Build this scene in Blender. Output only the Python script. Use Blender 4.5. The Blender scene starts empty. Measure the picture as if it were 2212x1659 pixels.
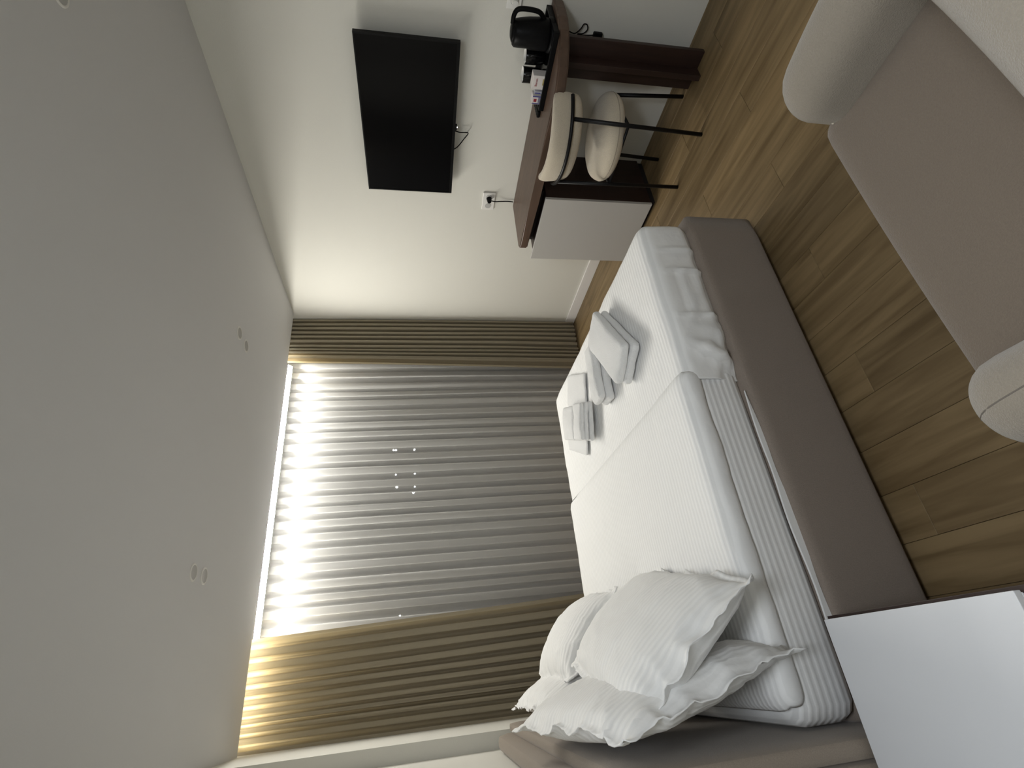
import bpy, bmesh, math, random
from mathutils import Vector, Matrix, noise
random.seed(7)
S = bpy.context.scene
COL = S.collection
PI = math.pi

# ------------------------------------------------------------------ camera
yaw, pitch, roll = 0.517747541, 0.183855568, 0.0165031217
FPX = 1106.67
cy_, sy_, cp_, sp_ = math.cos(yaw), math.sin(yaw), math.cos(pitch), math.sin(pitch)
fw = Vector((sy_*cp_, cy_*cp_, -sp_)); rt = Vector((cy_, -sy_, 0)); dn = fw.cross(rt)
c_, s_ = math.cos(roll), math.sin(roll)
r2 = rt*c_ + dn*s_; d2 = rt*(-s_) + dn*c_
cam = bpy.data.cameras.new('camera'); co = bpy.data.objects.new('camera', cam); COL.objects.link(co)
# the phone was turned on its side: the picture's x axis is the room's "down"
ax, ay, az = d2, r2, -fw
co.matrix_world = Matrix(((ax.x, ay.x, az.x, -2.9457), (ax.y, ay.y, az.y, 0.0), (ax.z, ay.z, az.z, 1.5402), (0, 0, 0, 1)))
cam.sensor_fit = 'HORIZONTAL'; cam.sensor_width = 36.0; cam.lens = FPX/2212*36.0
cam.clip_start = 0.02; cam.clip_end = 200
S.camera = co

# ------------------------------------------------------------------ world, exposure
w = bpy.data.worlds.new('night'); S.world = w; w.use_nodes = True
w.node_tree.nodes['Background'].inputs[0].default_value = (0.02, 0.025, 0.04, 1)
w.node_tree.nodes['Background'].inputs[1].default_value = 0.15
S.view_settings.view_transform = 'Standard'; S.view_settings.look = 'None'
S.view_settings.gamma = 1.0; S.view_settings.exposure = 0.0
S.view_settings.use_curve_mapping = False
LED = 180.0          # radiance of the strip in the curtain recess
LEDC = (1.0, 0.97, 0.90)
HALL = 33.5           # ceiling lamp of the entrance, behind the camera

# ------------------------------------------------------------------ materials
def mat(name, col, rough=0.6, metal=0.0, spec=0.5, sheen=0.0, nscale=0, namt=0.0, bump=0.0, bscale=200, stretch=None):
    m = bpy.data.materials.new(name); m.use_nodes = True
    nt = m.node_tree; b = nt.nodes['Principled BSDF']
    b.inputs['Base Color'].default_value = (*col, 1); b.inputs['Roughness'].default_value = rough
    b.inputs['Metallic'].default_value = metal; b.inputs['Specular IOR Level'].default_value = spec
    b.inputs['Sheen Weight'].default_value = sheen
    if namt or bump:
        tc = nt.nodes.new('ShaderNodeTexCoord'); mp = nt.nodes.new('ShaderNodeMapping')
        nt.links.new(tc.outputs['Object'], mp.inputs[0])
        if stretch: mp.inputs['Scale'].default_value = stretch
    if namt:
        n = nt.nodes.new('ShaderNodeTexNoise'); n.inputs['Scale'].default_value = nscale; n.inputs['Detail'].default_value = 4
        nt.links.new(mp.outputs[0], n.inputs[0])
        r = nt.nodes.new('ShaderNodeMapRange'); r.inputs[1].default_value = 0.25; r.inputs[2].default_value = 0.75
        r.inputs[3].default_value = 1-namt; r.inputs[4].default_value = 1+namt
        nt.links.new(n.outputs['Fac'], r.inputs[0])
        mx = nt.nodes.new('ShaderNodeVectorMath'); mx.operation = 'SCALE'; mx.inputs[0].default_value = col
        nt.links.new(r.outputs[0], mx.inputs['Scale']); nt.links.new(mx.outputs[0], b.inputs['Base Color'])
    if bump:
        n2 = nt.nodes.new('ShaderNodeTexNoise'); n2.inputs['Scale'].default_value = bscale; n2.inputs['Detail'].default_value = 3
        nt.links.new(mp.outputs[0], n2.inputs[0])
        bp = nt.nodes.new('ShaderNodeBump'); bp.inputs['Strength'].default_value = bump; bp.inputs['Distance'].default_value = 0.004
        nt.links.new(n2.outputs['Fac'], bp.inputs['Height']); nt.links.new(bp.outputs[0], b.inputs['Normal'])
    return m

def emis(name, col, st):
    m = bpy.data.materials.new(name); m.use_nodes = True; nt = m.node_tree
    nt.nodes.remove(nt.nodes['Principled BSDF']); e = nt.nodes.new('ShaderNodeEmission')
    e.inputs[0].default_value = (*col, 1); e.inputs[1].default_value = st
    nt.links.new(e.outputs[0], nt.nodes['Material Output'].inputs[0]); return m

def linen(name, axis, base=(0.87, 0.87, 0.86), period=0.021, contrast=0.08):
    """white sateen with woven stripes across the given object axis"""
    m = bpy.data.materials.new(name); m.use_nodes = True; nt = m.node_tree; b = nt.nodes['Principled BSDF']
    tc = nt.nodes.new('ShaderNodeTexCoord'); sx = nt.nodes.new('ShaderNodeSeparateXYZ')
    nt.links.new(tc.outputs['UV' if axis == 'UV' else 'Object'], sx.inputs[0])
    ml = nt.nodes.new('ShaderNodeMath'); ml.operation = 'MULTIPLY'; ml.inputs[1].default_value = 2*PI/period
    nt.links.new(sx.outputs[0 if axis == 'UV' else 'XYZ'.index(axis)], ml.inputs[0])
    sn = nt.nodes.new('ShaderNodeMath'); sn.operation = 'SINE'; nt.links.new(ml.outputs[0], sn.inputs[0])
    r = nt.nodes.new('ShaderNodeMapRange'); r.inputs[1].default_value = -0.35; r.inputs[2].default_value = 0.35
    nt.links.new(sn.outputs[0], r.inputs[0])
    mx = nt.nodes.new('ShaderNodeMix'); mx.data_type = 'RGBA'
    mx.inputs[6].default_value = (*[c*(1-contrast) for c in base], 1); mx.inputs[7].default_value = (*base, 1)
    nt.links.new(r.outputs[0], mx.inputs[0]); nt.links.new(mx.outputs[2], b.inputs['Base Color'])
    b.inputs['Roughness'].default_value = 0.62; b.inputs['Specular IOR Level'].default_value = 0.3
    n2 = nt.nodes.new('ShaderNodeTexNoise'); n2.inputs['Scale'].default_value = 9; n2.inputs['Detail'].default_value = 5
    nt.links.new(tc.outputs['Object'], n2.inputs[0])
    ad = nt.nodes.new('ShaderNodeMath'); ad.operation = 'MULTIPLY_ADD'; ad.inputs[1].default_value = 0.12
    nt.links.new(sn.outputs[0], ad.inputs[0]); nt.links.new(n2.outputs['Fac'], ad.inputs[2])
    bp = nt.nodes.new('ShaderNodeBump'); bp.inputs['Strength'].default_value = 0.35; bp.inputs['Distance'].default_value = 0.012
    nt.links.new(ad.outputs[0], bp.inputs['Height']); nt.links.new(bp.outputs[0], b.inputs['Normal'])
    return m

def curtain_mat(name, col, transl, tcol, transp=0.0):
    m = bpy.data.materials.new(name); m.use_nodes = True; nt = m.node_tree
    nt.nodes.remove(nt.nodes['Principled BSDF'])
    d = nt.nodes.new('ShaderNodeBsdfDiffuse'); d.inputs[0].default_value = (*col, 1)
    t = nt.nodes.new('ShaderNodeBsdfTranslucent'); t.inputs[0].default_value = (*tcol, 1)
    mx = nt.nodes.new('ShaderNodeMixShader'); mx.inputs[0].default_value = transl
    nt.links.new(d.outputs[0], mx.inputs[1]); nt.links.new(t.outputs[0], mx.inputs[2])
    out = mx
    tc = nt.nodes.new('ShaderNodeTexCoord'); n = nt.nodes.new('ShaderNodeTexNoise'); n.inputs['Scale'].default_value = 350
    nt.links.new(tc.outputs['Object'], n.inputs[0])
    bp = nt.nodes.new('ShaderNodeBump'); bp.inputs['Strength'].default_value = 0.2; bp.inputs['Distance'].default_value = 0.002
    nt.links.new(n.outputs['Fac'], bp.inputs['Height']); nt.links.new(bp.outputs[0], d.inputs['Normal'])
    if transp:
        tp = nt.nodes.new('ShaderNodeBsdfTransparent')
        m2 = nt.nodes.new('ShaderNodeMixShader'); m2.inputs[0].default_value = transp
        nt.links.new(mx.outputs[0], m2.inputs[1]); nt.links.new(tp.outputs[0], m2.inputs[2]); out = m2
    nt.links.new(out.outputs[0], nt.nodes['Material Output'].inputs[0]); return m

def oak(name, k):
    m = bpy.data.materials.new(name); m.use_nodes = True; nt = m.node_tree; b = nt.nodes['Principled BSDF']
    tc = nt.nodes.new('ShaderNodeTexCoord'); oi = nt.nodes.new('ShaderNodeObjectInfo')
    ad = nt.nodes.new('ShaderNodeVectorMath'); ad.operation = 'ADD'
    sc = nt.nodes.new('ShaderNodeVectorMath'); sc.operation = 'SCALE'; sc.inputs['Scale'].default_value = 37.0
    cb = nt.nodes.new('ShaderNodeCombineXYZ'); nt.links.new(oi.outputs['Random'], cb.inputs[0]); nt.links.new(oi.outputs['Random'], cb.inputs[1])
    nt.links.new(cb.outputs[0], sc.inputs[0]); nt.links.new(tc.outputs['Object'], ad.inputs[0]); nt.links.new(sc.outputs[0], ad.inputs[1])
    mp = nt.nodes.new('ShaderNodeMapping'); mp.inputs['Scale'].default_value = (14, 1.1, 1); nt.links.new(ad.outputs[0], mp.inputs[0])
    n = nt.nodes.new('ShaderNodeTexNoise'); n.inputs['Scale'].default_value = 1.6; n.inputs['Detail'].default_value = 6; n.inputs['Distortion'].default_value = 0.6
    nt.links.new(mp.outputs[0], n.inputs[0])
    cr = nt.nodes.new('ShaderNodeValToRGB'); e = cr.color_ramp.elements
    e[0].position = 0.3; e[0].color = (0.135*k, 0.089*k, 0.040*k, 1); e[1].position = 0.68; e[1].color = (0.25*k, 0.176*k, 0.089*k, 1)
    nt.links.new(n.outputs['Fac'], cr.inputs[0])
    hs = nt.nodes.new('ShaderNodeHueSaturation'); mr = nt.nodes.new('ShaderNodeMapRange'); mr.inputs[3].default_value = 0.86; mr.inputs[4].default_value = 1.14
    nt.links.new(oi.outputs['Random'], mr.inputs[0]); nt.links.new(mr.outputs[0], hs.inputs['Value']); nt.links.new(cr.outputs[0], hs.inputs['Color'])
    nt.links.new(hs.outputs[0], b.inputs['Base Color']); b.inputs['Roughness'].default_value = 0.5; b.inputs['Specular IOR Level'].default_value = 0.35
    bp = nt.nodes.new('ShaderNodeBump'); bp.inputs['Strength'].default_value = 0.12; bp.inputs['Distance'].default_value = 0.002
    nt.links.new(n.outputs['Fac'], bp.inputs['Height']); nt.links.new(bp.outputs[0], b.inputs['Normal'])
    return m

def glass_mat(name):
    m = bpy.data.materials.new(name); m.use_nodes = True; nt = m.node_tree
    nt.nodes.remove(nt.nodes['Principled BSDF'])
    t = nt.nodes.new('ShaderNodeBsdfTransparent'); g = nt.nodes.new('ShaderNodeBsdfGlossy'); g.inputs['Roughness'].default_value = 0.02
    f = nt.nodes.new('ShaderNodeFresnel'); f.inputs[0].default_value = 1.5; mx = nt.nodes.new('ShaderNodeMixShader')
    nt.links.new(f.outputs[0], mx.inputs[0]); nt.links.new(t.outputs[0], mx.inputs[1]); nt.links.new(g.outputs[0], mx.inputs[2])
    nt.links.new(mx.outputs[0], nt.nodes['Material Output'].inputs[0]); return m

M = {}
M['wall'] = mat('wall_paint', (0.71, 0.70, 0.645), 0.85, spec=0.2, bump=0.12, bscale=160)
M['ceil'] = mat('ceiling_paint', (0.70, 0.705, 0.715), 0.9, spec=0.15, bump=0.08, bscale=120)
M['white'] = mat('white_lacquer', (0.74, 0.75, 0.77), 0.45, spec=0.4)
M['whitew'] = mat('white_trim', (0.80, 0.78, 0.76), 0.5)
M['door'] = mat('cabinet_door', (0.50, 0.485, 0.46), 0.5, spec=0.35)
M['plastic'] = mat('white_plastic', (0.8, 0.79, 0.76), 0.35)
M['ring'] = mat('spot_ring', (0.78, 0.77, 0.74), 0.4)
M['lens'] = mat('spot_lens', (0.48, 0.475, 0.465), 0.45)
M['oak'] = oak('oak_plank', 1.0)
M['gap'] = mat('subfloor', (0.10, 0.07, 0.04), 0.8)
M['drape'] = curtain_mat('olive_drape', (0.36, 0.32, 0.245), 0.09, (0.85, 0.68, 0.38))
M['sheer'] = curtain_mat('white_sheer', (0.79, 0.785, 0.765), 0.40, (0.86, 0.86, 0.85), 0.07)
M['sheet'] = linen('striped_sateen', 'Y')
M['sheets'] = linen('striped_sateen_side', 'Z', period=0.021, contrast=0.16)
M['pillow'] = linen('pillow_sateen', 'UV', period=0.021, contrast=0.05)
M['plain'] = mat('white_cotton', (0.80, 0.80, 0.79), 0.7, spec=0.2, bump=0.25, bscale=14)
M['towel'] = mat('white_terry', (0.78, 0.78, 0.775), 0.95, spec=0.05, sheen=0.3, bump=0.7, bscale=260)
M['taupe'] = mat('taupe_upholstery', (0.255, 0.212, 0.178), 0.9, spec=0.15, sheen=0.15, nscale=320, namt=0.12, bump=0.3, bscale=420)
M['hb'] = mat('headboard_velvet', (0.27, 0.225, 0.18), 0.85, spec=0.15, sheen=0.2, nscale=320, namt=0.1, bump=0.25, bscale=420)
M['cream'] = mat('cream_boucle', (0.60, 0.53, 0.42), 0.95, spec=0.1, sheen=0.3, nscale=260, namt=0.08, bump=0.7, bscale=330)
M['sofa'] = mat('beige_boucle', (0.275, 0.243, 0.198), 0.95, spec=0.1, sheen=0.3, nscale=260, namt=0.06, bump=0.6, bscale=330)
M['sofas'] = mat('taupe_seat_fabric', (0.17, 0.139, 0.109), 0.95, spec=0.1, sheen=0.2, nscale=260, namt=0.06, bump=0.5, bscale=330)
M['pipe'] = mat('piping', (0.62, 0.57, 0.49), 0.9)
M['seam'] = mat('seam_thread', (0.16, 0.14, 0.12), 0.9)
M['seams'] = mat('cream_seam', (0.36, 0.31, 0.24), 0.9)
M['walnut'] = mat('dark_walnut', (0.10, 0.062, 0.043), 0.42, nscale=6, namt=0.25, stretch=(6, 0.8, 6), spec=0.4)
M['wenge'] = mat('dark_red_wood', (0.026, 0.012, 0.009), 0.5, nscale=6, namt=0.3, stretch=(8, 8, 0.8))
M['black'] = mat('black_metal', (0.005, 0.005, 0.006), 0.4, spec=0.25)
M['blackp'] = mat('black_plastic', (0.004, 0.004, 0.0045), 0.4, spec=0.10)
M['blackg'] = mat('black_glaze', (0.004, 0.004, 0.0045), 0.2, spec=0.25)
M['dark'] = mat('dark_recess', (0.012, 0.009, 0.008), 0.8)
M['screen'] = mat('tv_screen', (0.004, 0.004, 0.0045), 0.12, spec=0.10)
M['bezel'] = mat('tv_bezel', (0.005, 0.005, 0.0055), 0.4, spec=0.12)
M['steel'] = mat('brushed_steel', (0.5, 0.5, 0.5), 0.3, metal=1.0)
M['red'] = mat('red_print', (0.30, 0.02, 0.03), 0.6)
M['blue'] = mat('blue_print', (0.05, 0.05, 0.22), 0.6)
M['yellow'] = mat('yellow_print', (0.45, 0.36, 0.12), 0.6)
M['paper'] = mat('white_card', (0.72, 0.68, 0.66), 0.7)
M['glass'] = glass_mat('window_glass')
M['frame'] = mat('window_frame', (0.06, 0.06, 0.062), 0.5)
M['facade'] = mat('night_facade', (0.02, 0.02, 0.022), 0.9)
M['led'] = emis('led_glow', LEDC, LED)
M['pin'] = emis('standby_light', (1, 1, 1), 6.0)
M['lamp'] = emis('far_lamp', (0.95, 1.0, 1.0), 50.0)

# ------------------------------------------------------------------ helpers
def link(name, me, m, parent=None, smooth=False):
    o = bpy.data.objects.new(name, me); COL.objects.link(o)
    if m: me.materials.append(m)
    if parent is not None: o.parent = parent
    if smooth:
        for p in me.polygons: p.use_smooth = True
    return o
def obj(name, bm, m, parent=None, smooth=False):
    me = bpy.data.meshes.new(name); bmesh.ops.recalc_face_normals(bm, faces=bm.faces[:]); bm.to_mesh(me); bm.free()
    return link(name, me, m, parent, smooth)
def pyd(name, v, f, m, parent=None, smooth=True):
    me = bpy.data.meshes.new(name); me.from_pydata([tuple(x) for x in v], [], f); me.update()
    return link(name, me, m, parent, smooth)
def thing(name, label, cat, loc=(0, 0, 0), group=None):
    o = bpy.data.objects.new(name, None); COL.objects.link(o); o.location = loc; o.empty_display_size = 0.1
    return tag(o, label, cat, group)
def tag(o, label, cat, group=None):
    o['label'] = label; o['category'] = cat
    if group: o['group'] = group
    return o
def struct(o): o['kind'] = 'structure'; return o
def part(o, root):
    """keep the world coordinates the mesh was built in while parented to a placed empty"""
    o.matrix_parent_inverse = Matrix.Translation(-Vector(root.location)); return o
def bx(bm, x0, x1, y0, y1, z0, z1, bev=0.0, seg=2):
    r = bmesh.ops.create_cube(bm, size=1.0)
    for v in r['verts']:
        v.co = Vector((x0+(v.co.x+.5)*(x1-x0), y0+(v.co.y+.5)*(y1-y0), z0+(v.co.z+.5)*(z1-z0)))
    if bev:
        es = list({e for v in r['verts'] for e in v.link_edges})
        bmesh.ops.bevel(bm, geom=es, offset=bev, segments=seg, affect='EDGES', profile=0.5)
    return bm
def box(name, x0, x1, y0, y1, z0, z1, m, parent=None, bev=0.0, seg=2):
    o = obj(name, bx(bmesh.new(), x0, x1, y0, y1, z0, z1, bev, seg), m, parent)
    if parent is not None: part(o, parent)
    return o
def tube_vf(pts, r, n=10, closed=False):
    P = [Vector(p) for p in pts]; V = []; F = []; up = None
    for i, p in enumerate(P):
        a = P[(i-1) % len(P)] if (closed or i > 0) else p
        b = P[(i+1) % len(P)] if (closed or i < len(P)-1) else p
        t = (b-a).normalized()
        if up is None: up = Vector((0, 0, 1)) if abs(t.z) < .9 else Vector((1, 0, 0))
        s = t.cross(up).normalized(); u = s.cross(t); up = u
        rr = r[i] if isinstance(r, (list, tuple)) else r
        for k in range(n):
            an = 2*PI*k/n; V.append(p + s*math.cos(an)*rr + u*math.sin(an)*rr)
    m_ = len(P)
    for i in range(m_ if closed else m_-1):
        for k in range(n):
            a = i*n+k; b = i*n+(k+1) % n; c = ((i+1) % m_)*n
            F.append((a, b, c+(k+1) % n, c+k))
    if not closed:
        F.append(tuple(reversed(range(n)))); F.append(tuple((m_-1)*n+k for k in range(n)))
    return V, F
def spline(pts, n=8):
    P = [Vector(p) for p in pts]; out = []
    for i in range(len(P)-1):
        p0 = P[max(i-1, 0)]; p1 = P[i]; p2 = P[i+1]; p3 = P[min(i+2, len(P)-1)]
        for k in range(n):
            t = k/n; out.append(0.5*((2*p1)+(p2-p0)*t+(2*p0-5*p1+4*p2-p3)*t*t+(3*p1-p0-3*p2+p3)*t**3))
    out.append(P[-1]); return out
def tube(name, pts, r, m, parent=None, n=10, closed=False, sm=0):
    if sm: pts = spline(pts, sm)
    V, F = tube_vf(pts, r, n, closed); o = pyd(name, V, F, m, parent)
    if parent is not None: part(o, parent)
    return o
def lathe_vf(prof, n=32, cx=0, cy=0):
    V = []; F = []
    for (r, z) in prof:
        for k in range(n): V.append(Vector((cx+r*math.cos(2*PI*k/n), cy+r*math.sin(2*PI*k/n), z)))
    for i in range(len(prof)-1):
        for k in range(n): F.append((i*n+k, i*n+(k+1) % n, (i+1)*n+(k+1) % n, (i+1)*n+k))
    return V, F
def lathe(name, prof, m, parent=None, n=32, cx=0, cy=0):
    V, F = lathe_vf(prof, n, cx, cy); o = pyd(name, V, F, m, parent)
    if parent is not None: part(o, parent)
    return o
def fbm(p, sc=1.0, o=4): return noise.fractal(Vector(p)*sc, 0.9, 2.0, o)
def rbox_vf(sx, sy, sz, r, nx, ny, nz, keep=None):
    """rounded box of size sx,sy,sz round the origin, corner radius r, from gridded faces"""
    h = Vector((sx/2, sy/2, sz/2)); V = []; F = []; idx = {}
    def P(a, b, c):
        k = (a, b, c)
        if k not in idx:
            p = Vector((-h.x+sx*a/nx, -h.y+sy*b/ny, -h.z+sz*c/nz))
            q = Vector([max(-h[i]+r, min(h[i]-r, p[i])) for i in range(3)])
            d = p-q
            if d.length > 1e-9: p = q + d.normalized()*min(r, d.length if False else r)
            idx[k] = len(V); V.append(p)
        return idx[k]
    for a in range(nx):
        for b in range(ny):
            if not keep or '-z' in keep: F.append((P(a, b, 0), P(a, b+1, 0), P(a+1, b+1, 0), P(a+1, b, 0)))
            if not keep or '+z' in keep: F.append((P(a, b, nz), P(a+1, b, nz), P(a+1, b+1, nz), P(a, b+1, nz)))
    for a in range(nx):
        for c in range(nz):
            if not keep or '-y' in keep: F.append((P(a, 0, c), P(a+1, 0, c), P(a+1, 0, c+1), P(a, 0, c+1)))
            if not keep or '+y' in keep: F.append((P(a, ny, c), P(a, ny, c+1), P(a+1, ny, c+1), P(a+1, ny, c)))
    for b in range(ny):
        for c in range(nz):
            if not keep or '-x' in keep: F.append((P(0, b, c), P(0, b, c+1), P(0, b+1, c+1), P(0, b+1, c)))
            if not keep or '+x' in keep: F.append((P(nx, b, c), P(nx, b+1, c), P(nx, b+1, c+1), P(nx, b, c+1)))
    return V, F
def cushion(name, x0, x1, y0, y1, z0, z1, r, m, parent=None, n=14, fn=None):
    V, F = rbox_vf(x1-x0, y1-y0, z1-z0, r, n, n, n); c = Vector(((x0+x1)/2, (y0+y1)/2, (z0+z1)/2))
    V = [v+c for v in V]
    if fn: V = [fn(v) for v in V]
    o = pyd(name, V, F, m, parent)
    if parent is not None: part(o, parent)
    return o

# ------------------------------------------------------------------ room shell
H = 2.6; LIP = 3.854; YW = 4.46; XL = -3.295; YB = -1.9
fl = struct(box('floor', XL-.1, 0.1, YB-.1, YW+.25, -0.12, -0.012, M['gap']))
PW, PL = 0.159, 1.38
pm = None; row = 0; x = -1.1325
xs = []
xx = -1.1325+PW*8
while xx > XL: xs.append(xx); xx -= PW
for i, x1 in enumerate(xs):
    xa = max(x1-PW, XL); xb = min(x1, 0.0)
    if xb-xa < 0.01: continue
    y = 1.264 + ((i-8)*0.47 % PL) - 4*PL
    while y < YW:
        ya = max(y, YB); yb = min(y+PL, YW); y += PL
        if yb-ya < 0.02: continue
        full = abs(xb-xa-PW) < 1e-6 and abs(yb-ya-PL) < 1e-6
        if full and pm:
            o = bpy.data.objects.new('plank', pm); COL.objects.link(o); o.parent = fl
        else:
            g = 0.0006; w_ = xb-xa; l_ = yb-ya
            o = obj('plank', bx(bmesh.new(), -w_/2+g, w_/2-g, -l_/2+g, l_/2-g, -0.012, 0.0, 0.0008, 1), M['oak'], fl)
            if full: pm = o.data
        o.location = ((xa+xb)/2, (ya+yb)/2, random.uniform(-0.0003, 0.0))

bm = bx(bmesh.new(), XL-.1, 0.1, YB-.1, LIP, H, H+.16)
bx(bm, XL-.1, 0.1, LIP, YW+.2, H+.135, H+.16)          # top of the curtain recess
struct(obj('ceiling', bm, M['ceil']))
struct(box('wall_right', 0.0, 0.1, YB-.1, YW+.2, -0.012, H+.16, M['wall']))
struct(box('wall_left', XL-.1, XL, YB-.1, YW+.2, -0.012, H+.16, M['wall']))
struct(box('trim_1', XL, -3.212, 3.275, YW, 0.0, H+.135, M['wall']))          # pier beside the window
struct(box('wall_front', XL-.1, 0.1, YB-.1, YB, -0.012, H+.16, M['wall']))
bm = bmesh.new(); WX0, WX1, WZ1 = -3.0, -0.2, 2.42
bx(bm, XL, WX0, YW, YW+.2, -0.012, H+.16); bx(bm, WX1, 0.0, YW, YW+.2, -0.012, H+.16)
bx(bm, WX0, WX1, YW, YW+.2, WZ1, H+.16); bx(bm, WX0, WX1, YW, YW+.2, -0.012, 0.06)
struct(obj('wall_back', bm, M['wall']))
bm = bx(bmesh.new(), -0.014, 0.0, YB, 1.29, 0.0, 0.085, 0.002); 
struct(box('baseboard_right', -0.014, -0.0005, 2.66, YW-.02, 0.0, 0.088, M['whitew'], bev=0.002)); bm.free()
struct(box('baseboard_left', XL+.0005, XL+.014, YB+.02, 0.66, 0.0, 0.088, M['whitew'], bev=0.002))
win = bpy.data.objects.new('window_1', None); COL.objects.link(win); win.location = (-1.6, YW+.08, 0.06); struct(win)
for k in range(3):
    a = WX0 + k*(WX1-WX0)/3; b = WX0 + (k+1)*(WX1-WX0)/3
    bm = bmesh.new(); t = 0.045
    bx(bm, a, a+t, YW+.05, YW+.11, .06, WZ1); bx(bm, b-t, b, YW+.05, YW+.11, .06, WZ1)
    bx(bm, a+t, b-t, YW+.05, YW+.11, .06, .06+t); bx(bm, a+t, b-t, YW+.05, YW+.11, WZ1-t, WZ1)
    f = part(obj('frame', bm, M['frame'], win), win)
    o = box('pane', a+t, b-t, YW+.075, YW+.081, .06+t, WZ1-t, M['glass'], win)

# LED strip in the recess: the room's lamp
led = thing('light_strip', 'long glowing strip light hidden in the ceiling recess above the curtains', 'lamp', (-1.6, 4.08, H+.05))
bm = bmesh.new()                                       # the diffuser faces down and a little into the room
tl = math.radians(43); hw = 0.022; dy, dz = hw*math.cos(tl), hw*math.sin(tl)
vs = [bm.verts.new(p) for p in ((-3.15, 4.060-dy, H+.030+dz), (-3.15, 4.060+dy, H+.030-dz), (-0.41, 4.060+dy, H+.030-dz), (-0.41, 4.060-dy, H+.030+dz))]
bm.faces.new(vs); me = bpy.data.meshes.new('diffuser'); bm.to_mesh(me); bm.free()
part(link('diffuser', me, M['led'], led), led)
nrm = Vector((0, -math.sin(tl), -math.cos(tl))); along = Vector((0, math.cos(tl), -math.sin(tl))); cen = Vector((0, 4.060, H+.030))
bm = bmesh.new(); ring = []
for x_ in (-3.16, -0.40):
    ring.append([bm.verts.new(cen+along*a-nrm*b+Vector((x_, 0, 0))) for a, b in ((-.024, -.002), (-.024, .012), (.024, .012), (.024, -.002), (.0225, -.002), (.0225, .002), (-.0225, .002), (-.0225, -.002))])
for k in range(8): bm.faces.new((ring[0][k], ring[0][(k+1) % 8], ring[1][(k+1) % 8], ring[1][k]))
bm.faces.new(ring[0]); bm.faces.new(ring[1])
part(obj('channel', bm, M['steel'], led), led)
for x_ in (-3.0, -1.8, -0.6):
    box('bracket', x_-.012, x_+.012, 4.070, 4.086, H+.041, H+.1352, M['steel'], led)

hall = thing('ceiling_lamp', 'round ceiling lamp of the entrance behind the photographer', 'lamp', (-2.9, -0.35, H))
lathe('housing', [(.001, H-.001), (.31, H-.001), (.32, H-.02), (.315, H-.05), (.30, H-.052)], M['ring'], hall, 40, -2.9, -0.35)
lathe('shade', [(.30, H-.052), (.23, H-.066), (.13, H-.074), (.001, H-.076)], emis('hall_glow', (.90, .955, 1.02), HALL), hall, 40, -2.9, -0.35)

# ------------------------------------------------------------------ curtains
def curtain(name, ridges, zt, zb, depth, yc, m, spread=None, sharp=1.0, nz=26, per=10, seed=1.0, sway=0.012):
    """ridges = x of each fold crest at the top (x0..xn); bottom positions from spread(x); folds come towards the room"""
    V = []; F = []; n = (len(ridges)-1)*per
    for j in range(nz+1):
        t = (j/nz)**1.15; z = zt+(zb-zt)*t
        for i in range(n+1):
            k = min(i//per, len(ridges)-2); u = i/per-k
            xt = ridges[k]+(ridges[k+1]-ridges[k])*u
            x_ = xt+(spread(xt)-xt)*t if spread else xt
            wd = ridges[k+1]-ridges[k]
            cr = math.cos(2*PI*u)*0.5+0.5            # 1 on the crest, 0 in the valley
            cr = cr**sharp
            dk = depth(k, u)*(0.9+0.25*noise.noise(Vector((k*1.7+seed, t*1.6, 0))))
            off = sway*noise.noise(Vector((x_*3, t*1.3, seed)))
            xo = 0.35*wd*math.sin(4*PI*u)*0.35 + 0.010*t*noise.noise(Vector((x_*9, t*2.2, seed+5)))
            V.append(Vector((x_+xo, yc - dk*(cr-0.5) + off*t, z)))
    for j in range(nz):
        for i in range(n):
            a = j*(n+1)+i; F.append((a, a+1, a+n+2, a+n+1))
    return pyd(name, V, F, m)
def folds(x0, x1, widths):
    s = sum(widths); out = [x0]; 
    for w_ in widths: out.append(out[-1]+(x1-x0)*w_/s)
    return out
rr = random.Random(3)
ns = 31
shx = folds(-3.19, -0.03, [rr.uniform(.72, 1.3) for _ in range(ns)])
o = curtain('sheer_curtain', shx, H+.105, 0.02, lambda k, u: (0.05, .04, .056, .047)[(k*7) % 4], 4.138, M['sheer'], sharp=0.32, per=16, seed=2.0, sway=0.02)
tag(o, 'white translucent sheer curtain with even folds, between the two olive drapes', 'curtain')
rw = [rr.uniform(.75, 1.25) for _ in range(9)]+[1.7]
dr = folds(-0.012, -0.462, rw)
o = curtain('drape', dr, H+.06, 0.012, lambda k, u: 0.082 if k < 9 else 0.06, 3.957, M['drape'],
            spread=lambda x_: x_*(1+0.19*(x_/-0.46)), sharp=0.36, per=16, seed=5.0)
tag(o, 'olive beige drape gathered in narrow folds beside the white TV wall', 'curtain', None)
lw = [1.1, .8, .7, .65, .9, .8, 1.0, 1.2, 1.15, 1.35]
dl = folds(-3.2115, -2.592, lw)
o = curtain('drape', dl, H+.055, 0.012, lambda k, u: (0.085, .06, .09, .05, .08, .07, .09, .08, .09, .085)[k], 3.955, M['drape'],
            spread=lambda x_: x_+0.10*max(0, (x_+3.2)/.61), sharp=0.36, per=16, seed=9.0)
tag(o, 'wider olive beige drape in soft folds behind the bed pillows', 'curtain')

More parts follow.
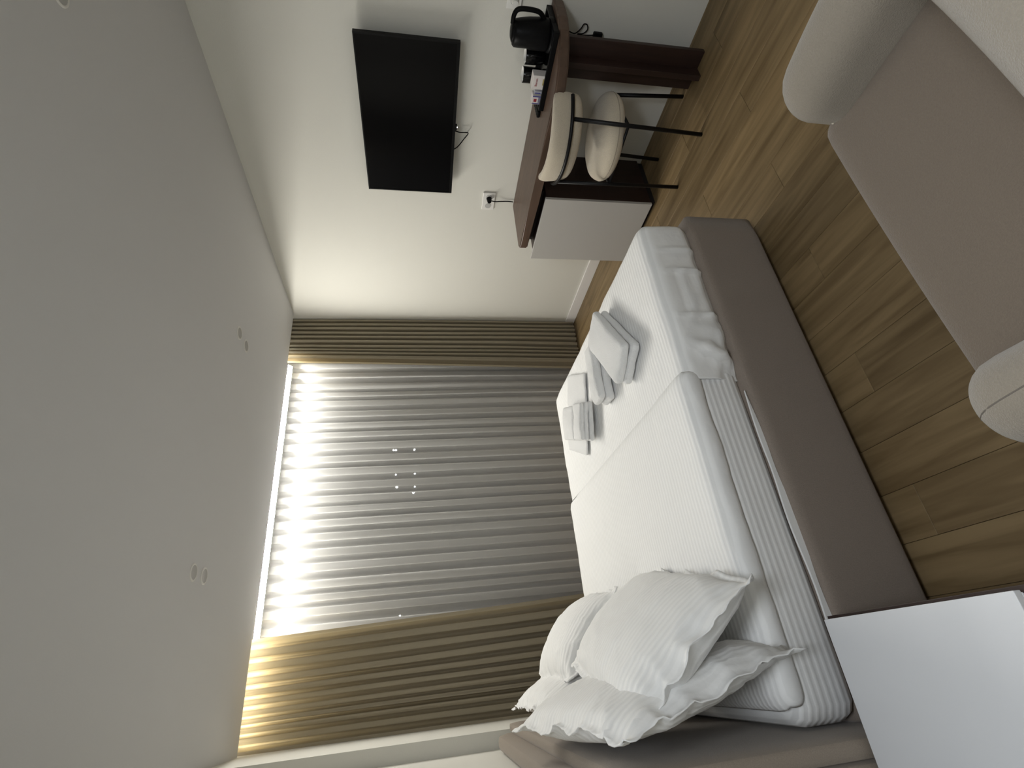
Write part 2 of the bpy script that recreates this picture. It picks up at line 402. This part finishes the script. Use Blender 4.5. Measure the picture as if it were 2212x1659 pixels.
# ------------------------------------------------------------------ bed
bed = thing('bed', 'double bed with taupe upholstered base and headboard and white mattress', 'bed', (-2.25, 2.25, 0))
def base_fn(v):
    return v
cushion('base', -3.17, -1.275, 1.437, 3.085, 0.035, 0.385, 0.035, M['taupe'], bed, n=16)
for (lx, ly) in ((-3.05, 1.53), (-1.40, 1.53), (-3.05, 2.98), (-1.40, 2.98)):
    box('leg', lx-.03, lx+.03, ly-.03, ly+.03, 0.0, 0.06, M['black'], bed, bev=0.004)
V, F = rbox_vf(1.83, 1.60, 0.215, 0.06, 40, 34, 12)
o = pyd('mattress', [v+Vector((-2.245, 2.265, 0.475)) for v in V], F, M['sheets'], bed); part(o, bed)
V = []; F = []
for k in range(25):
    x_ = -2.16-.79*k/24; hh = .030*min(1, k/7)*(0.75+.25*math.sin(k*.55)); V += [(x_, 1.453, .386-hh/2), (x_, 1.4515, .386+hh/2), (x_, 1.459, .386+hh/2), (x_, 1.459, .386-hh/2)]
for k in range(24):
    for q in range(4): F.append((4*k+q, 4*k+(q+1) % 4, 4*k+4+(q+1) % 4, 4*k+4+q))
part(pyd('sheet_hem', V, F, M['plain'], bed, smooth=False), bed)
# headboard: two padded layers with a seam between them
hb = cushion('headboard', XL+.003, -3.213, 1.345, 3.165, 0.10, 1.168, 0.036, M['hb'], bed, n=22)
cushion('headboard_pad', -3.222, -3.168, 1.350, 3.140, 0.12, 1.105, 0.024, M['hb'], bed, n=22)

# foot cover: rounded shell over the foot half, tucked at the near side with folded pleats
def shell(name, x0, x1, y0, y1, zb, zt, r, nx, ny, nz, keep, m, fn):
    V, F = rbox_vf(x1-x0, y1-y0, zt-zb, r, nx, ny, nz, keep); c = Vector(((x0+x1)/2, (y0+y1)/2, (zb+zt)/2))
    used = sorted({i for f in F for i in f}); mp = {k: i for i, k in enumerate(used)}
    V = [fn(V[k]+c) for k in used]; F = [tuple(mp[i] for i in f) for f in F]
    return pyd(name, V, F, m)
def ridge(x, c, w_): return math.exp(-((x-c)/w_)**2)
def cover_fn(v):
    p = v.copy()
    if v.z > 0.57:                                    # top: soft swell
        p.z += 0.006*fbm((v.x*3, v.y*3, 1.0)) - 0.004
    side = max(0.0, min(1.0, (1.56-v.y)/0.06)) if v.y < 1.56 else 0.0
    if side > 0:
        dz = max(0.0, min(1.0, (0.575-v.z)/0.10))
        b = 0.011*ridge(v.x, -1.485, .012)+0.012*ridge(v.x, -1.60, .012)-0.004*ridge(v.x, -1.55, .03)
        b += 0.012*ridge(v.x, -1.825, .012)
        if -1.81 < v.x < -1.60: b += -0.007*ridge(v.z, .50, .018)+0.006*ridge(v.z, .475, .012)
        b += 0.016*fbm((v.x*5, v.z*9+v.x*4, 4.0), 1.0)*(1.0 if v.x < -1.82 else .35)
        b += 0.013*math.exp(-((v.x+1.98-0.5*(v.z-.48))/.03)**2) - 0.008*math.exp(-((v.x+2.06-0.6*(v.z-.48))/.04)**2)
        p.y -= (b+0.004)*dz*side
        if v.z < 0.40: p.y += 0.006
    if v.x < -2.13: p.z += 0.003; 
    return p
o = shell('bedspread', -3.0, -1.322, 1.452, 3.078, 0.362, 0.603, 0.052, 150, 60, 16, ('+z', '-y', '+y', '+x'), M['sheet'], cover_fn)
# cut the shell back to the visible edge across the bed
me = o.data; bm = bmesh.new(); bm.from_mesh(me)
bmesh.ops.bisect_plane(bm, geom=bm.verts[:]+bm.edges[:]+bm.faces[:], plane_co=(-2.152, 0, 0), plane_no=(-1, 0.03, 0), clear_outer=True)
bm.to_mesh(me); bm.free()
mod = o.modifiers.new('thick', 'SOLIDIFY'); mod.thickness = 0.006; mod.offset = -1
tag(o, 'white striped bedspread over the foot half of the bed, side tucked in pleats', 'bedspread')
def duvet_fn(v):
    p = v.copy()
    if v.z > 0.57: p.z += 0.005*fbm((v.x*2.5, v.y*2.5, 7.0)) + 0.002
    if v.y < 1.5:
        p.y -= 0.006*fbm((v.x*6, v.z*6, 2.0)); p.z += 0.010*fbm((v.x*2.2, 3.0, 1.0))*max(0, (0.57-v.z)/.06)
    return p
o = shell('duvet', -3.12, -2.06, 1.447, 3.083, 0.528, 0.596, 0.045, 70, 60, 8, ('+z', '-y', '+y'), M['sheet'], duvet_fn)
mod = o.modifiers.new('thick', 'SOLIDIFY'); mod.thickness = 0.006; mod.offset = -1
tag(o, 'white duvet spread smooth over the pillow half of the bed, thin overhang', 'duvet')

# pillows
def pillow(name, A, B, width, T, nrm, label, seed, flange=0.05, crown=0.0, tilt=0.0):
    """A = middle of the lower edge, B = middle of the upper edge, width along the bed's width"""
    A = Vector(A); B = Vector(B); ev = (B-A); Hh = ev.length; ev.normalize()
    eu = Vector((0, 1, tilt)).normalized(); eu = (eu-ev*eu.dot(ev)).normalized(); en = eu.cross(ev)
    if en.dot(Vector(nrm)) < 0: en = -en
    nu, nv = 54, 40; V = []; F = []; UV = []
    C0 = (A+B)/2
    for sgn in (1, -1):
        for j in range(nv+1):
            for i in range(nu+1):
                u = -1+2*i/nu; v = -1+2*j/nv
                fu = flange/(width/2); fv = flange/(Hh/2)
                a = max(0.0, 1-(abs(u)/(1-fu*.55))**2.6); b = max(0.0, 1-(abs(v)/(1-fv*.55))**2.6)
                th = T*0.5*(a**0.55)*(b**0.55)
                pin = 1-0.045*(u*u)*(v*v) ; 
                sx = width/2*u*(1-0.05*(1-v*v)*abs(u)**6*0.6)*pin; sy = Hh/2*v*(1-0.06*(1-u*u)*abs(v)**6)*pin
                edge = 1-min(1, th/(T*0.3))
                wr = 0.012*fbm((sx*7+seed, sy*7, seed*1.3))*(0.35+edge)
                rad = math.atan2(v, u)
                wr += 0.006*math.sin(rad*14+3*fbm((u*2, v*2, seed)))*edge*(abs(u)**2+abs(v)**2)*.6
                sy += edge*0.010*fbm((sx*12, seed, 2.0)); sx += edge*0.010*fbm((sy*12, seed, 5.0))
                wr += crown*edge*(0.02*math.sin(sx*25+seed))
                cz = noise.noise(Vector((sx*5+seed*2, sy*7+sx*4, seed)))
                wr += 0.010*math.exp(-(cz/.07)**2)*(0.4+0.8*edge)
                p = C0+eu*sx+ev*sy+en*(sgn*(th+0.0015)+wr)
                V.append(p); UV.append((0.5+sx, 0.5+sy))
    N = (nu+1)*(nv+1)
    for sgn in (0, 1):
        for j in range(nv):
            for i in range(nu):
                a = sgn*N+j*(nu+1)+i; q = (a, a+1, a+nu+2, a+nu+1)
                F.append(q if sgn == 0 else tuple(reversed(q)))
    per_ = [i for i in range(nu)]+[j*(nu+1)+nu for j in range(nv)]+[nv*(nu+1)+i for i in range(nu, 0, -1)]+[j*(nu+1) for j in range(nv, 0, -1)]
    for k in range(len(per_)):
        a, b = per_[k], per_[(k+1) % len(per_)]; F.append((a, N+a, N+b, b))
    o = pyd(name, V, F, M['pillow']); me = o.data; ul = me.uv_layers.new(name='UVMap')
    for lp in me.loops: ul.data[lp.index].uv = UV[lp.vertex_index]
    return tag(o, label, 'pillow')
pillow('pillow', (-2.93, 2.68, 0.615), (-3.105, 2.66, 1.10), 0.72, 0.13, (1, 0, .5), 'white pillow at the back beside the drape, mostly hidden behind another pillow', 3.0)
pillow('pillow', (-2.965, 1.79, 0.605), (-3.112, 1.71, 1.19), 0.90, 0.15, (1, 0, .3), 'white pillow upright against the headboard, behind the large near pillow', 8.0, crown=.4, tilt=.02)
pillow('pillow', (-2.66, 2.66, 0.665), (-3.02, 2.66, 0.96), 0.70, 0.20, (.6, 0, 1), 'white striped pillow on the window side leaning on the back pillow', 13.0)
pillow('pillow', (-2.71, 1.715, 0.640), (-3.035, 1.82, 1.02), 0.98, 0.18, (.7, 0, 1), 'large white pillow on the near side of the bed, leaning at the front', 21.0, crown=.5, tilt=.08)

# ------------------------------------------------------------------ towels on the bed
ZT = 0.606
def towel(name, cx, cy, ang, L, W, layers, th, label, bulge=0.0, seed=0.0, z0=ZT):
    root = thing(name, label, 'towel', (cx, cy, z0))
    root.rotation_euler = (0, 0, ang)
    for k in range(layers):
        V, F = rbox_vf(L-0.006*k, W-0.004*k, th, th*0.48, 26, 18, 8)
        VV = []
        for v in V:
            p = v.copy(); p.z += th*(k+.5)*0.98
            e = max(abs(v.x)/(L/2), abs(v.y)/(W/2))
            p.z += 0.006*fbm((v.x*9+seed, v.y*9, k+seed)) + bulge*(1-(v.x/(L/2))**2)*(1-(v.y/(W/2))**2)*(k+1)/layers
            if k == 0: p.z = max(p.z, 0.001)
            p.x += 0.003*fbm((v.y*12, seed, k)); VV.append(p)
        pyd('fold', VV, F, M['towel'], root)
    return root
T1 = towel('bath_towel', -1.678, 1.880, math.atan2(-.242, -.376), 0.43, 0.20, 2, 0.042, 'largest folded white bath towel, nearest the taupe side of the bed', 0.010, 1.0)
T2 = towel('bath_towel', -1.705, 2.085, math.radians(174), 0.31, 0.115, 2, 0.043, 'narrow folded white towel lying behind the largest towel', 0.008, 4.0)
T3 = towel('bath_mat', -1.665, 2.612, math.radians(152), 0.46, 0.34, 1, 0.014, 'thin folded white bath mat under the pair of towels near the curtain', 0.0, 7.0)
T4 = towel('hand_towel', -1.74, 2.585, math.radians(156), 0.20, 0.21, 2, 0.034, 'plump white hand towel on the bath mat, on the curtain side', 0.014, 10.0, z0=ZT+.015)
T5 = towel('hand_towel', -1.815, 2.405, math.radians(156), 0.21, 0.135, 3, 0.026, 'white hand towel with layered front edge on the near side of the bath mat', 0.010, 15.0, z0=ZT+.015)

# ------------------------------------------------------------------ nightstand
ns_ = thing('nightstand', 'white nightstand with dark front beside the head of the bed', 'nightstand', (-3.1, 1.08, 0))
box('body', -3.285, -2.920, 0.842, 1.3405, 0.03, 0.484, M['wenge'], ns_)
box('side_panel', -3.285, -2.918, 0.830, 0.842, 0.03, 0.484, M['white'], ns_, bev=0.001)
box('top', -3.285, -2.914, 0.830, 1.3335, 0.484, 0.50, M['white'], ns_, bev=0.0015)
for z0 in (0.04, 0.262):
    d = box('drawer', -2.920, -2.9065, 0.805, 1.3405, z0, z0+.219, M['wenge'], ns_, bev=0.001)
box('plinth', -3.27, -2.95, 0.86, 1.30, 0.0, 0.031, M['dark'], ns_)

# ------------------------------------------------------------------ desk with cabinet
desk = thing('desk', 'dark brown wall desk with rounded near end and white cabinet door', 'desk', (-0.2, 1.9, 0))
ZD0, ZD1 = 0.775, 0.83
prof = [(-0.004, 2.552), (-0.395, 2.565), (-0.425, 2.535)]
for k in range(4): prof.append((-0.43-0.012*math.sin(k/3*PI/2), 2.45-k*0.3))
prof += [(-0.44, 1.50), (-0.425, 1.42), (-0.385, 1.345), (-0.325, 1.285), (-0.25, 1.238), (-0.17, 1.215), (-0.09, 1.212), (-0.004, 1.215)]
bm = bmesh.new(); vs = [bm.verts.new((px, py, ZD0)) for px, py in prof]; f = bm.faces.new(vs)
r = bmesh.ops.extrude_face_region(bm, geom=[f])
for v in r['geom']:
    if isinstance(v, bmesh.types.BMVert): v.co.z = ZD1
es = [e for e in bm.edges if abs(e.verts[0].co.z-e.verts[1].co.z) < 1e-6 and not (e.verts[0].co.x > -.01 and e.verts[1].co.x > -.01)]
bmesh.ops.bevel(bm, geom=es, offset=0.008, segments=3, affect='EDGES')
part(obj('desktop', bm, M['walnut'], desk), desk)
bm = bx(bmesh.new(), -0.188, -0.160, 1.297, 1.500, 0.0, ZD0, 0.002); part(obj('leg_panel', bm, M['wenge'], desk), desk)
bm = bx(bmesh.new(), -0.258, -0.020, 1.385, 1.415, 0.0, ZD0, 0.002); part(obj('leg_panel', bm, M['wenge'], desk), desk)
cab = box('cabinet', -0.412, -0.004, 2.108, 2.575, 0.035, 0.728, M['wenge'], desk, bev=0.001)
box('door', -0.432, -0.413, 2.108, 2.628, 0.030, 0.735, M['door'], desk, bev=0.0015)
box('plinth', -0.40, -0.02, 2.115, 2.57, 0.0, 0.036, M['dark'], desk)
box('support', -0.33, -0.02, 2.13, 2.545, 0.727, ZD0+.001, M['dark'], desk)

# ------------------------------------------------------------------ chair
ch = thing('dining_chair', 'cream padded chair with thin black metal frame tucked under the desk', 'chair', (-0.38, 1.72, 0))
def seat_fn(v):
    p = v.copy(); a = math.atan2(v.y-1.722, v.x+.365); return p
SC = Vector((-0.362, 1.718, 0)); V = []; F = []
profs = [(0.001, .420), (.14, .420), (.185, .421), (.213, .434), (.226, .460), (.221, .486), (.203, .508), (.165, .522), (.12, .528), (.06, .530), (0.001, .531)]
pr = [(p[0], p[1]) for p in spline([(a, b, 0) for a, b in profs], 3)]
Vv, F = lathe_vf([(max(.001, a), b) for a, b in pr], 48)
for v in Vv:
    k = math.hypot(v.x, v.y); p = Vector((SC.x+v.x*1.0, SC.y+v.y*1.03, v.z+0.003*fbm((v.x*8, v.y*8, 1))))
    V.append(p)
o = pyd('seat', V, F, M['cream'], ch); part(o, ch)
# seam round the seat
tube('seat_seam', [(SC.x+.2250*math.cos(t), SC.y+.2250*1.03*math.sin(t), .466) for t in [2*PI*k/48 for k in range(48)]], .0026, M['seams'], ch, 6, True)
# curved padded back, open to the desk side
CB = Vector((-0.335, 1.700, 0)); RB = 0.247
V = []; F = []; na = 40; nc = 20; a0, a1 = math.radians(180-62), math.radians(180+76)
for i in range(na+1):
    s = i/na; a = a0+(a1-a0)*s
    e = max(0.0, 1-abs(2*s-1)**7); sc = max(0.02, e**0.5)
    lift = 0.0
    for k in range(nc):
        t = 2*PI*k/nc; ct, st = math.cos(t), math.sin(t)
        rx = 0.033*math.copysign(abs(ct)**0.75, ct)*sc; rz = 0.083*math.copysign(abs(st)**0.6, st)*(0.55+0.45*sc)
        rad = RB+rx+0.006*fbm((s*6, t, 1.0))*.4 + rz*0.12
        V.append(Vector((CB.x+rad*math.cos(a), CB.y+rad*math.sin(a), 0.757+rz)))
for i in range(na):
    for k in range(nc): F.append((i*nc+k, i*nc+(k+1) % nc, (i+1)*nc+(k+1) % nc, (i+1)*nc+k))
F.append(tuple(range(nc))); F.append(tuple(na*nc+k for k in reversed(range(nc))))
o = pyd('backrest', V, F, M['cream'], ch); part(o, ch)
RBar = RB+.042
tube('back_bar', [(CB.x+RBar*math.cos(a), CB.y+RBar*math.sin(a), .742) for a in [math.radians(180-58+ (58+66)*k/30) for k in range(31)]], .0095, M['black'], ch, 10)
legs = [((-0.528, 1.546, 0), (-0.536, 1.512, .742)), ((-0.556, 1.868, 0), (-0.565, 1.872, .742)), ((-0.165, 1.556, 0), (-0.185, 1.572, .432)), ((-0.205, 1.944, 0), (-0.215, 1.912, .432))]
for a, b in legs: tube('leg', [a, b], .0108, M['black'], ch, 12)
for a, b in ((0, 2), (1, 3), (0, 1)):
    pa = Vector(legs[a][0]).lerp(Vector(legs[a][1]), .428/.742 if a < 2 else .985); pb = Vector(legs[b][0]).lerp(Vector(legs[b][1]), .428/.742 if b < 2 else .985)
    tube('seat_rail', [pa, pb], .008, M['black'], ch, 8)

# ------------------------------------------------------------------ television
tv = thing('television', 'flat black television mounted on the white wall above the desk', 'television', (-0.08, 1.91, 1.56))
TX = -0.082
box('screen', TX, TX+.004, 1.440, 2.384, 1.303, 1.824, M['screen'], tv)
bm = bmesh.new()
bx(bm, TX-.002, TX+.026, 1.432, 1.4405, 1.287, 1.830); bx(bm, TX-.002, TX+.026, 2.3835, 2.391, 1.287, 1.830)
bx(bm, TX-.002, TX+.026, 1.4405, 2.3835, 1.8235, 1.830); bx(bm, TX-.002, TX+.026, 1.4405, 2.3835, 1.287, 1.3035)
bx(bm, TX+.004, TX+.026, 1.4405, 2.3835, 1.3035, 1.8235)
part(obj('casing', bm, M['bezel'], tv), tv)
box('rear_housing', TX+.026, TX+.060, 1.56, 2.26, 1.30, 1.60, M['bezel'], tv, bev=0.008)
box('wall_bracket', TX+.060, -0.001, 1.78, 2.04, 1.42, 1.58, M['black'], tv)
box('sensor', TX+.000, TX+.016, 1.895, 1.93, 1.278, 1.2875, M['bezel'], tv, bev=0.002)
o = lathe('standby_light', [(.0001, 1.2735), (.0035, 1.275), (.0035, 1.2785)], M['pin'], tv, 10, TX+.006, 1.912)
tube('cord', [(-.03, 1.962, 1.30), (-.03, 1.974, 1.255), (-.028, 1.976, 1.203), (-.028, 2.02, 1.226), (-.03, 2.075, 1.262), (-.03, 2.10, 1.295)], .0032, M['blackp'], tv, 8, sm=6)

# ------------------------------------------------------------------ sockets and cords
def socket(y0, y1, z0, z1, label, plugged, units=2):
    r = thing('wall_socket', label, 'socket', (-.0005, (y0+y1)/2, (z0+z1)/2))
    box('plate', -.011, -.0005, y0, y1, z0, z1, M['plastic'], r, bev=.003)
    wy = (y1-y0)/units
    for k in range(units):
        cyy = y0+wy*(k+.5); czz = (z0+z1)/2
        bm = bmesh.new(); bmesh.ops.create_cone(bm, cap_ends=True, segments=28, radius1=.021, radius2=.021, depth=.004, matrix=Matrix.Translation((-.0115, cyy, czz)) @ Matrix.Rotation(PI/2, 4, 'Y'))
        w_ = part(obj('well', bm, M['lens'], r), r)
    return r
s1 = socket(2.435, 2.583, .970, 1.058, 'white double wall socket between television and desk, one plug in', 0)
s2 = socket(1.205, 1.284, .985, 1.060, 'white wall socket above the kettle, cut off by the frame edge', 0, 1)
pl = thing('hanging_cable', 'black plug and cord hanging from the double socket down behind the desk', 'cord', (-.012, 2.49, 1.01))
bm = bmesh.new(); bmesh.ops.create_cone(bm, cap_ends=True, segments=20, radius1=.019, radius2=.014, depth=.032, matrix=Matrix.Translation((-.029, 2.482, 1.013)) @ Matrix.Rotation(-PI/2, 4, 'Y'))
part(obj('plug', bm, M['blackp'], pl), pl)
tube('cord', [(-.03, 2.483, 1.005), (-.03, 2.49, .97), (-.02, 2.495, .93), (-.012, 2.498, .88), (-.012, 2.50, .836)], .0035, M['blackp'], pl, 8, sm=6)
pl2 = thing('power_plug', 'small plug in the socket above the kettle', 'plug', (-.012, 1.25, 1.02))
bm = bmesh.new(); bmesh.ops.create_cone(bm, cap_ends=True, segments=20, radius1=.018, radius2=.014, depth=.03, matrix=Matrix.Translation((-.0285, 1.245, 1.022)) @ Matrix.Rotation(-PI/2, 4, 'Y'))
part(obj('plug', bm, M['plastic'], pl2), pl2)

# ------------------------------------------------------------------ things on the desk
tray = thing('serving_tray', 'long black serving tray with raised rim on the near end of the desk', 'tray', (-.16, 1.45, ZD1))
box('base', -.275, -.03, 1.252, 1.628, ZD1, ZD1+.008, M['blackg'], tray)
bm = bmesh.new()
for a in ((-.287, -.275, 1.24, 1.640), (-.03, -.018, 1.24, 1.640)): bx(bm, *a, ZD1, ZD1+.028, .003)
for a in ((-.276, -.029, 1.24, 1.252), (-.276, -.029, 1.628, 1.640)): bx(bm, *a, ZD1, ZD1+.028, .003)
part(obj('rim', bm, M['blackp'], tray), tray)
ZB = ZD1+.0085
kx, ky = -.165, 1.312
ket = thing('electric_kettle', 'black electric kettle with loop handle on the tray at the desk end', 'kettle', (kx, ky, ZB))
lathe('base', [(.001, ZB), (.078, ZB), (.080, ZB+.006), (.078, ZB+.018), (.001, ZB+.020)], M['blackp'], ket, 36, kx, ky)
V, F = lathe_vf([(.001, ZB+.021), (.070, ZB+.021), (.072, ZB+.03), (.072, ZB+.07), (.068, ZB+.12), (.061, ZB+.165), (.056, ZB+.188), (.050, ZB+.198), (.03, ZB+.205), (.001, ZB+.207)], 40, 0, 0)
V2 = []
for v in V:                                           # pull a pouring lip out towards the window
    p = v.copy(); k = max(0, (v.z-ZB-.145)/.05); d = max(0, v.y/.06)
    if v.z < ZB+.2: p.y += 0.024*min(1, k)*d**4
    V2.append(Vector((kx+p.x, ky+p.y, p.z)))
o = pyd('body', V2, F, M['blackp'], ket); part(o, ket)
lathe('lid', [(.001, ZB+.213), (.03, ZB+.211), (.046, ZB+.205), (.047, ZB+.200)], M['blackp'], ket, 32, kx, ky)
tube('handle', [(kx, ky-.035, ZB+.206), (kx, ky-.075, ZB+.204), (kx, ky-.100, ZB+.185), (kx, ky-.104, ZB+.13), (kx, ky-.096, ZB+.08), (kx, ky-.066, ZB+.05)], .0115, M['blackp'], ket, 12, sm=7)
tube('cord', [(-.09, 1.26, ZB+.01), (-.03, 1.225, ZB+.02), (-.006, 1.222, ZB-.02), (-.012, 1.30, .775), (-.014, 1.346, .728), (-.015, 1.350, .68), (-.015, 1.33, .646), (-.016, 1.322, .63), (-.017, 1.345, .615), (-.016, 1.36, .628), (-.014, 1.355, .65), (-.013, 1.352, .69)], .003, M['blackp'], ket, 8, sm=6) if False else None
cord = thing('looped_cable', 'black looped cord with plug hanging at the near end of the desk', 'cord', (-.015, 1.34, .62))
tube('cord', [(-.015, 1.330, .774), (-.015, 1.345, .73), (-.016, 1.360, .68), (-.017, 1.335, .652), (-.018, 1.310, .640), (-.018, 1.312, .622), (-.017, 1.335, .614), (-.016, 1.356, .632), (-.014, 1.362, .66), (-.013, 1.366, .64), (-.013, 1.362, .59), (-.013, 1.358, .57)], .003, M['blackp'], cord, 8, sm=6)
box('plug', -.028, -.002, 1.342, 1.374, .525, .575, M['blackp'], cord, bev=.006)
def mug(x, y, label, grp):
    r = thing('mug', label, 'mug', (x, y, ZB), grp)
    lathe('body', [(.001, ZB+.001), (.030, ZB+.001), (.036, ZB+.01), (.040, ZB+.05), (.041, ZB+.104), (.0395, ZB+.106)], M['blackg'], r, 32, x, y)
    lathe('inside', [(.0395, ZB+.106), (.038, ZB+.103), (.037, ZB+.05), (.030, ZB+.012), (.001, ZB+.010)], M['plastic'], r, 32, x, y)
    tube('handle', [(x-.034, y-.018, ZB+.088), (x-.052, y-.030, ZB+.084), (x-.058, y-.034, ZB+.055), (x-.048, y-.028, ZB+.026), (x-.033, y-.017, ZB+.022)], .005, M['blackg'], r, 8, sm=5)
    return r
mug(-.105, 1.452, 'black mug with pale inside right beside the kettle', 'black mugs on the tray')
mug(-.115, 1.545, 'black mug with pale inside behind the white sachet box', 'black mugs on the tray')
b1 = thing('sachet_box', 'small white box with a red word and yellow patch on the tray', 'box', (-.235, 1.50, ZB))
box('carton', -.262, -.205, 1.464, 1.537, ZB, ZB+.075, M['paper'], b1, bev=.002)
cu = bpy.data.curves.new('word', 'FONT'); cu.body = 'Banan'; cu.size = .017; cu.align_x = 'CENTER'; cu.align_y = 'CENTER'; cu.extrude = .0002
o = bpy.data.objects.new('word', cu); COL.objects.link(o); bpy.context.view_layer.update()
me = bpy.data.meshes.new_from_object(o.evaluated_get(bpy.context.evaluated_depsgraph_get())); bpy.data.objects.remove(o)
me.materials.clear(); o = link('word', me, M['red'], b1); o['label'] = 'red printed word'
o.location = (-.0275-.0005, .000, .055); o.rotation_euler = (PI/2, 0, -PI/2)
box('patch', -.2628, -.2620, 1.480, 1.512, ZB+.006, ZB+.022, M['yellow'], b1)
b2 = thing('coffee_box', 'small cream box with a red square and blue bands on the tray', 'box', (-.23, 1.60, ZB))
box('carton', -.255, -.205, 1.575, 1.622, ZB, ZB+.058, M['paper'], b2, bev=.0015)
box('red_square', -.2558, -.2550, 1.592, 1.608, ZB+.034, ZB+.050, M['red'], b2)
box('blue_band', -.2558, -.2550, 1.5755, 1.5825, ZB+.001, ZB+.057, M['blue'], b2)
box('blue_band', -.2558, -.2550, 1.6155, 1.6195, ZB+.001, ZB+.057, M['blue'], b2)
box('blue_patch', -.2558, -.2550, 1.584, 1.613, ZB+.003, ZB+.026, mat('blue_grey_print', (.22, .22, .30), .6), b2)
b3 = thing('tea_sachet', 'thin grey blue sachet standing between the two small boxes', 'sachet', (-.23, 1.556, ZB))
box('packet', -.258, -.208, 1.549, 1.564, ZB, ZB+.052, mat('grey_sachet', (.42, .43, .48), .5), b3, bev=.002)
box('band', -.2588, -.2580, 1.5555, 1.5615, ZB+.020, ZB+.051, M['blue'], b3)
rem = thing('remote_control', 'slim black remote control lying on the desk past the tray', 'remote', (-.15, 1.69, ZD1))
bm = bx(bmesh.new(), -.240, -.085, 1.672, 1.710, ZD1+.0005, ZD1+.019, .006, 3); part(obj('casing', bm, M['blackp'], rem), rem)
bm = bmesh.new()
for i in range(5):
    for j in range(3): bx(bm, -.225+i*.026, -.213+i*.026, 1.678+j*.0095, 1.6845+j*.0095, ZD1+.0185, ZD1+.0205, .001, 1)
o = part(obj('buttons', bm, M['bezel'], rem), rem)

# ------------------------------------------------------------------ armchair in the foreground
ac = thing('armchair', 'wide beige armchair with taupe seat and rounded arms, seen from behind its back', 'armchair', (-2.14, .40, 0))
cushion('base', -2.60, -1.70, 0.06, 0.70, 0.06, 0.30, 0.05, M['sofa'], ac, 14)
def acseat(v):
    p = v.copy(); p.z += 0.010*(1-((v.x+2.14)/.42)**2)*(1 if v.z > .38 else 0); return p
cushion('seat', -2.575, -1.715, 0.10, 0.755, 0.27, 0.425, 0.05, M['sofas'], ac, 26, acseat)
def arm_fn(s):
    def f(v):
        p = v.copy()
        k = max(0.0, (v.y-.30)/.42); p.z -= 0.035*k*k*(v.z > .3); p.x += s*0.02*k*k; return p
    return f
cushion('armrest', -1.765, -1.585, -0.12, 0.725, 0.05, 0.600, 0.088, M['sofa'], ac, 28, arm_fn(-1))
cushion('armrest', -2.718, -2.540, -0.12, 0.745, 0.05, 0.565, 0.086, M['sofa'], ac, 28, arm_fn(1))
def back_fn(v):
    p = v.copy(); p.y -= 0.04*((v.z-.3)/.5); p.y += 0.03*((v.x+2.14)/.55)**2; return p
cushion('backrest', -2.70, -1.60, 0.04, 0.332, 0.05, 0.79, 0.10, M['sofa'], ac, 28, back_fn)
for (lx, ly) in ((-2.55, .12), (-1.73, .12), (-2.55, .62), (-1.73, .62)):
    lathe('leg', [(.001, 0), (.02, 0), (.026, .07), (.001, .07)], M['black'], ac, 16, lx, ly)
tube('piping', [(-1.757, .70, .428), (-1.752, .55, .437), (-1.746, .40, .441), (-1.74, .25, .441)], .0035, M['pipe'], ac, 8, sm=5)
from mathutils.bvhtree import BVHTree
am = [o for o in ac.children if o.name.startswith('armrest')][1].data
bvh = BVHTree.FromPolygons([v.co for v in am.vertices], [tuple(p.vertices) for p in am.polygons]); seam = []
for k in range(34):
    y_ = .742-.44*(k/33); hit = bvh.ray_cast(Vector((-2.627+.03*(.742-y_), y_, 1.0)), Vector((0, 0, -1)))[0]
    if hit: seam.append(hit+Vector((0, 0, -.0006)))
tube('seam', seam, .0017, M['seam'], ac, 6)

# ------------------------------------------------------------------ ceiling spotlights (switched off)
sp = [(-.979, 2.768, 'unlit recessed ceiling spot toward the television wall, farther from the window'),
      (-.981, 2.905, 'unlit recessed ceiling spot toward the television wall, nearer the window'),
      (-2.378, 2.757, 'unlit recessed ceiling spot above the bed pillows, farther from the window'),
      (-2.372, 2.892, 'unlit recessed ceiling spot above the bed pillows, nearer the window'),
      (-.988, .955, 'unlit recessed ceiling spot cut by the frame edge, far from the window')]
for (px, py, lb) in sp:
    r = thing('ceiling_spot', lb, 'spotlight', (px, py, H), 'recessed ceiling spots')
    lathe('ring', [(.034, H-.0005), (.0335, H-.004), (.037, H-.005), (.0415, H-.003), (.0425, H-.0003)], M['ring'], r, 32, px, py)
    lathe('lens', [(.0335, H-.0035), (.025, H-.0025), (.001, H-.002)], M['lens'], r, 32, px, py)

# ------------------------------------------------------------------ night outside: a dark building with small lamps
fac = thing('far_building', 'dark building outside, only its tiny lit lamps visible through the sheer curtain', 'building', (12, 34, -6))
box('facade', -10, 40, 34, 36, -6, 10, M['facade'], fac)

for (px, pz, rr_) in ((11.242, 3.195, .07), (11.236, 3.039, .07), (11.217, 1.778, .07), (10.282, 3.033, .05), (10.256, 1.758, .09), (9.451, 3.029, .06),
                      (9.453, 1.768, .06), (8.571, 2.964, .08), (8.539, 1.779, .06), (8.127, 1.875, .08), (0.617, 2.74, .06)):
    lathe('wall_lamp', [(.001, pz-rr_), (rr_*.7, pz-rr_*.7), (rr_, pz), (rr_*.7, pz+rr_*.7), (.001, pz+rr_)], M['lamp'], fac, 12, px, 33.92)
